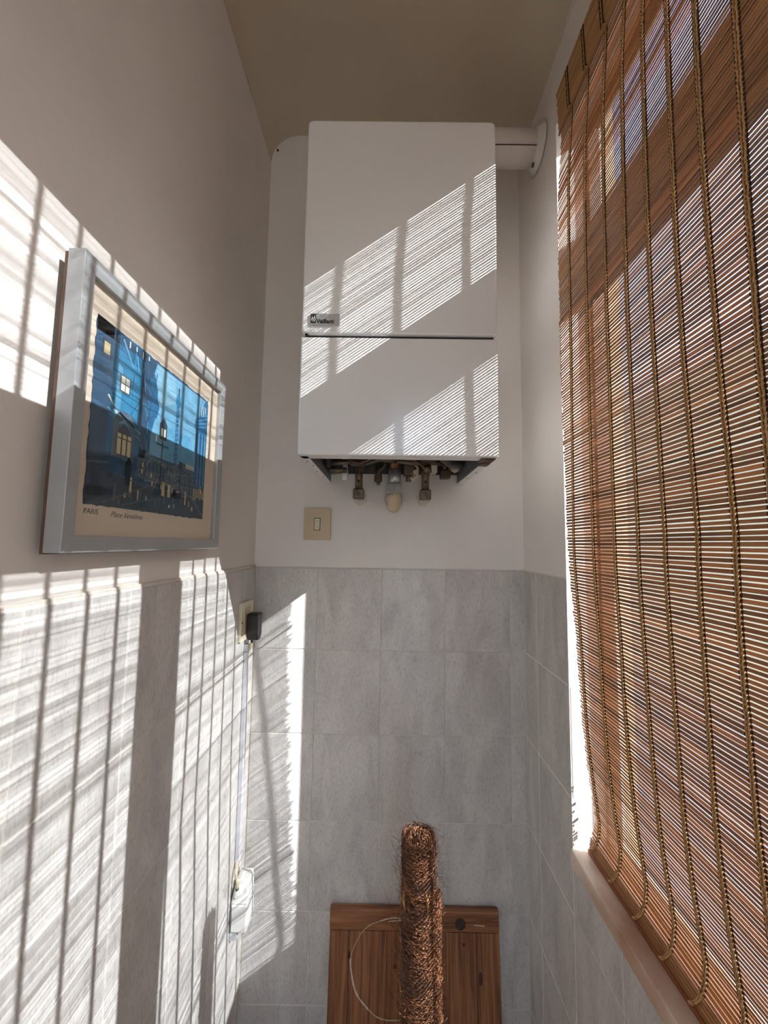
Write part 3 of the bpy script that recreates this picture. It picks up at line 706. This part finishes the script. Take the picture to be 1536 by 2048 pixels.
b.build('frayed_top', mat('frayed_coir_top', (112, 72, 46), .9, rgb2=(196, 142, 100), scale=60), ps, kind='stuff')
b = MB()
for (z, a) in ((-.652, -1.25), (-.66, -2.6), (-.885, -2.1), (-.905, -1.85)):
    b.tube([(pcx+.033*math.cos(a), pcy+.033*math.sin(a), z+.014), (pcx+.036*math.cos(a+.1), pcy+.036*math.sin(a+.1), z), (pcx+.033*math.cos(a+.15), pcy+.033*math.sin(a+.15), z-.022)], [.0006, .0030, .0006], 4, smooth=False)
b.build('bark_chips', mat('bark_chip', (140, 90, 48), .7, rgb2=(188, 132, 76), scale=60), ps, kind='stuff')

# ------------------------------------------------------------------ framed print
FX = -.377; fy0, fy1, fz0, fz1 = .448, .872, -.0165, .361; fwid = .021
pic = empty('framed_print', (PXL, .66, fz0), 'silver framed blue street scene print hanging on the left wall', 'picture')
def rail4(nm, pts_out, pts_in):
    # one mitred side: outer edge a->b, inner edge a'->b' on the front; sides back to the wall
    (ay, az), (by, bz) = pts_out; (cy, cz), (dy, dz) = pts_in
    xb = -.3985; xi = FX-.004; b = MB()
    b.v = [(xb, ay, az), (xb, by, bz), (FX, ay, az), (FX, by, bz), (xi+.002, cy, cz), (xi+.002, dy, dz), (xb, cy, cz), (xb, dy, dz)]
    b.f = [(0, 1, 3, 2), (2, 3, 5, 4), (4, 5, 7, 6), (6, 7, 1, 0), (0, 2, 4, 6), (1, 7, 5, 3)]; b.sm = [False]*6
    return b.build('frame_rail', M['alu'], pic, bevel=.0008)
O = [(fy0, fz0), (fy1, fz0), (fy1, fz1), (fy0, fz1)]
I = [(fy0+fwid, fz0+fwid), (fy1-fwid, fz0+fwid), (fy1-fwid, fz1-fwid), (fy0+fwid, fz1-fwid)]
sh = .0003
for k in range(4): rail4('frame_rail', (O[k], O[(k+1) % 4]), (I[k], I[(k+1) % 4]))
MX = FX-.010
box('mat_board', M['mat_board'], pic, MX-.002, MX, fy0+fwid-.003, fy1-fwid+.003, fz0+fwid-.003, fz1-fwid+.003)
MB().box(PXL, -.4, fy0+.06, fy0+.08, fz0+.2, fz0+.22).box(PXL, -.4, fy1-.08, fy1-.06, fz0+.2, fz0+.22).build('hanger', M['back'], pic, kind='stuff')
box('backing', M['back'], pic, -.4025, -.3975, fy0+.0005, fy1-.004, fz0-.0015, fz1-.004)
box('glass', M['pglass'], pic, FX-.0055, FX-.0045, fy0+fwid-.002, fy1-fwid+.002, fz0+fwid-.002, fz1-fwid+.002)
# the print: flat inked shapes on the mat board; u runs 0..1 towards the corner, v upwards
ay0, ay1, az0, az1 = .4875, .808, .046, .3
inks = {}
def inkm(c):
    if c not in inks: inks[c] = mat('print_ink', c, .8, var=.14, scale=55, detail=8)
    return inks[c]
LAY = {}
def shape(c, poly, lay):
    LAY.setdefault((lay, c), []).append(poly)
def rect(c, u0, v0, u1, v1, lay): shape(c, [(u0, v0), (u1, v0), (u1, v1), (u0, v1)], lay)
def line(c, u0, v0, u1, v1, w_, lay):
    d = math.hypot(u1-u0, v1-v0) or 1; nx, ny = -(v1-v0)/d*w_/2, (u1-u0)/d*w_/2
    shape(c, [(u0-nx, v0-ny), (u1-nx, v1-ny), (u1+nx, v1+ny), (u0+nx, v0+ny)], lay)
DK, NV, MB_, LB, SK, CR, WH, MD, TE = (58, 74, 92), (50, 84, 116), (36, 104, 150), (92, 160, 200), (112, 170, 206), (206, 188, 148), (226, 224, 210), (84, 104, 122), (44, 132, 178)
edge = []
for k in range(40): edge.append((k/40, U(-.006, .006)))
for k in range(30): edge.append((1+U(-.006, .006), k/30))
for k in range(40): edge.append((1-k/40, 1+U(-.006, .006)))
for k in range(30): edge.append((U(-.006, .006), 1-k/30))
shape(NV, edge, 0)
# sky
shape(SK, [(.40, .37), (.95, .37), (.995, .985), (.40, .985)], 1)
shape((136, 186, 214), [(.44, .70), (.62, .80), (.60, .975), (.42, .975)], 2)
shape(LB, [(.5, .38), (.86, .36), (.80, .62), (.55, .60)], 2)
# left building, tall and steep
shape(MB_, [(0.0, .28), (.36, .33), (.43, .62), (.44, .80), (.37, 1.0), (0, 1.0)], 3)
shape(TE, [(.10, .50), (.30, .48), (.30, .86), (.12, .90)], 4)
shape(LB, [(.13, .48), (.17, .52), (.17, .80), (.14, .82)], 5)
shape(NV, [(.30, .40), (.36, .38), (.37, .80), (.42, .98), (.30, 1.0)], 4)
shape(MB_, [(.36, .60), (.44, .62), (.46, .70), (.40, .86), (.37, .86)], 5)
shape((34, 72, 108), [(0, .92), (.30, .94), (.16, 1.0), (0, 1.0)], 5)
shape(NV, [(0, 0), (.10, 0), (.10, 1), (0, 1)], 5)
line(LB, .16, .97, .24, .84, .012, 6); line(LB, .26, .93, .28, .84, .010, 6)
for k in range(5): line(NV, .11, .56+.07*k, .30, .53+.073*k, .005, 6)
line(WH, .09, .61, .15, .53, .010, 7); line(LB, .10, .57, .32, .47, .012, 7); line(LB, .09, .54, .32, .43, .006, 7)
for k in range(24): line(DK if k % 2 else LB, U(.24, .43), U(.36, .95), U(.24, .43), U(.36, .95), .003, 6)
for k in range(10): rect(WH if k % 3 == 0 else DK, .20+.016*k, .955+U(-.02, .02), .208+.016*k, .985, 7)
# upper window
rect(DK, .155, .665, .225, .765, 7); rect(WH, .162, .672, .188, .712, 8); rect(WH, .193, .672, .218, .712, 8); rect(WH, .162, .718, .188, .758, 8); rect(WH, .193, .718, .218, .758, 8)
# hanging lamp
rect(DK, .035, .80, .09, .90, 7); rect(CR, .045, .82, .08, .885, 8)
# lower arched door
arch = [(.13+.075+.075*math.cos(math.radians(a)), .46+.10*math.sin(math.radians(a))) for a in range(0, 181, 15)]
shape(MD, [(.28, .28)]+arch+[(.13, .28)], 7)
shape(DK, [(.245, .30), (.245, .45), (.205, .49), (.165, .45), (.165, .30)], 8)
for k in range(3): rect(CR, .162+.034*k, .305, .186+.034*k, .395, 9); rect(CR, .162+.034*k, .402, .186+.034*k, .425, 9)
shape(LB, [(.16, .475), (.20, .515), (.24, .475), (.20, .488)], 9)
# statue column
rect((52, 110, 158), .625, .37, .655, .80, 4); rect(TE, .612, .80, .668, .83, 5); rect(TE, .622, .83, .658, .87, 5); rect(DK, .635, .87, .646, .925, 5)
for k in range(12): line(LB, .625, .38+.035*k, .655, .395+.035*k, .005, 6)
# right building with pediment
shape(MB_, [(.86, .25), (1.0, .25), (1.0, .97), (.97, .99), (.93, .93), (.90, .82), (.84, .78), (.84, .72), (.86, .70)], 4)
for k in range(6): rect(LB if k % 2 else DK, .875+.02*k, .27, .883+.02*k, .69, 5)
for k in range(4): line(LB, .845, .72+.025*k, .99, .77+.035*k, .007, 6)
for k in range(7): line(WH if k % 2 else TE, .90+.012*k, .82+.01*k, .905+.012*k, .93, .006, 6)
# far row
shape(MD, [(.30, .20), (.88, .18), (.86, .40), (.74, .40), (.60, .345), (.44, .36), (.32, .40)], 3)
shape(LB, [(.74, .40), (.86, .36), (.86, .43), (.74, .44)], 5)
for k in range(9): rect(WH if k % 2 else CR, .755+.0115*k, .365, .762+.0115*k, .40, 6)
for k in range(16): rect(DK, .34+.032*k, .22, .345+.032*k, .33+U(-.03, .03), 5)
for k in range(60): line(random.choice((DK, MD, NV, CR, LB)), U(.30, .98), U(.14, .36), U(.30, .98), U(.14, .36), .002, 4) if k % 3 else rect(random.choice((DK, CR, MD)), *(lambda u, v: (u, v, u+.012, v+.03))(U(.3, .97), U(.14, .32)), 6)
# ground with reflections
shape(DK, [(0, 0), (1, 0), (1, .16), (.55, .13), (.3, .16), (0, .22)], 6)
shape((48, 74, 96), [(.30, .02), (.92, 0), (.70, .14), (.45, .13)], 7)
for k in range(26): rect(CR if k % 3 == 0 else MD, *(lambda u, v: (u, v, u+U(.006, .016), v+U(.02, .10)))(U(.14, .95), U(.02, .10)), 8)
line((112, 110, 100), .10, .02, .40, .16, .006, 9); line(MD, .82, .16, .99, .01, .012, 9); line(LB, .83, .17, .99, .03, .004, 9); line(MD, .22, .02, .50, .10, .01, 8)
line((90, 96, 96), .16, .19, .46, .14, .006, 9); shape(DK, [(0, .10), (.11, .12), (.12, .26), (0, .28)], 8); line(MD, 0, .22, .12, .24, .012, 9)
shape((40, 50, 62), [(0, .0), (.10, .06), (.16, .10), (0, .10)], 9)
# street lamp
line(DK, .505, .12, .505, .50, .010, 9); rect(DK, .475, .50, .54, .60, 9); rect(WH, .485, .52, .502, .575, 10); rect(WH, .512, .52, .528, .575, 10)
shape(DK, [(.47, .60), (.545, .60), (.508, .65)], 9); line(DK, .45, .46, .56, .46, .010, 9); rect(WH, .44, .47, .455, .51, 10)
line(DK, .70, .14, .70, .36, .008, 9); rect(DK, .68, .34, .72, .40, 9); line(DK, .81, .12, .81, .33, .007, 9)
# strollers and car
shape((30, 38, 52), [(.235, .14), (.262, .14), (.268, .24), (.262, .29), (.245, .305), (.232, .27), (.228, .22)], 10)
for u in (.52, .575): shape(CR, [(u, .12), (u+.03, .12), (u+.026, .21), (u+.004, .21)], 10)
shape((34, 42, 54), [(.64, .12), (.72, .12), (.72, .16), (.70, .19), (.66, .19), (.64, .16)], 10); rect((150, 160, 165), .662, .165, .698, .182, 11)
for k in range(7): rect(CR, .86+.02*k, .15+U(-.02, .02), .869+.02*k, .21+U(0, .06), 10)
first = None
for (lay, c), polys in sorted(LAY.items(), key=lambda t: t[0]):
    b = MB(); xl = MX+.00012*lay
    for poly in polys: b.prism([(ay0+(ay1-ay0)*min(max(u, -.01), 1.01), az0+(az1-az0)*min(max(v, -.01), 1.01)) for u, v in poly], xl, xl+.0001, 0)
    if first is None: first = b.build('print', inkm(c), pic)
    else: b.build('printed_shape', inkm(c), first)
RYZ = Matrix(((0, 0, 1, 0), (1, 0, 0, 0), (0, 1, 0, 0), (0, 0, 0, 1)))
pencil = mat('pencil', (58, 48, 44), .8)
text('PARIS', .0105, pencil, pic, RYZ, (MX+.0002, ay0+.001, .0335), 'handwriting', offset=-.0001, shear=.15)
text('Place Vend\u00f4me', .0115, pencil, pic, RYZ, (MX+.0002, ay0+.050, .0325), 'handwriting', offset=-.00015, shear=.45)
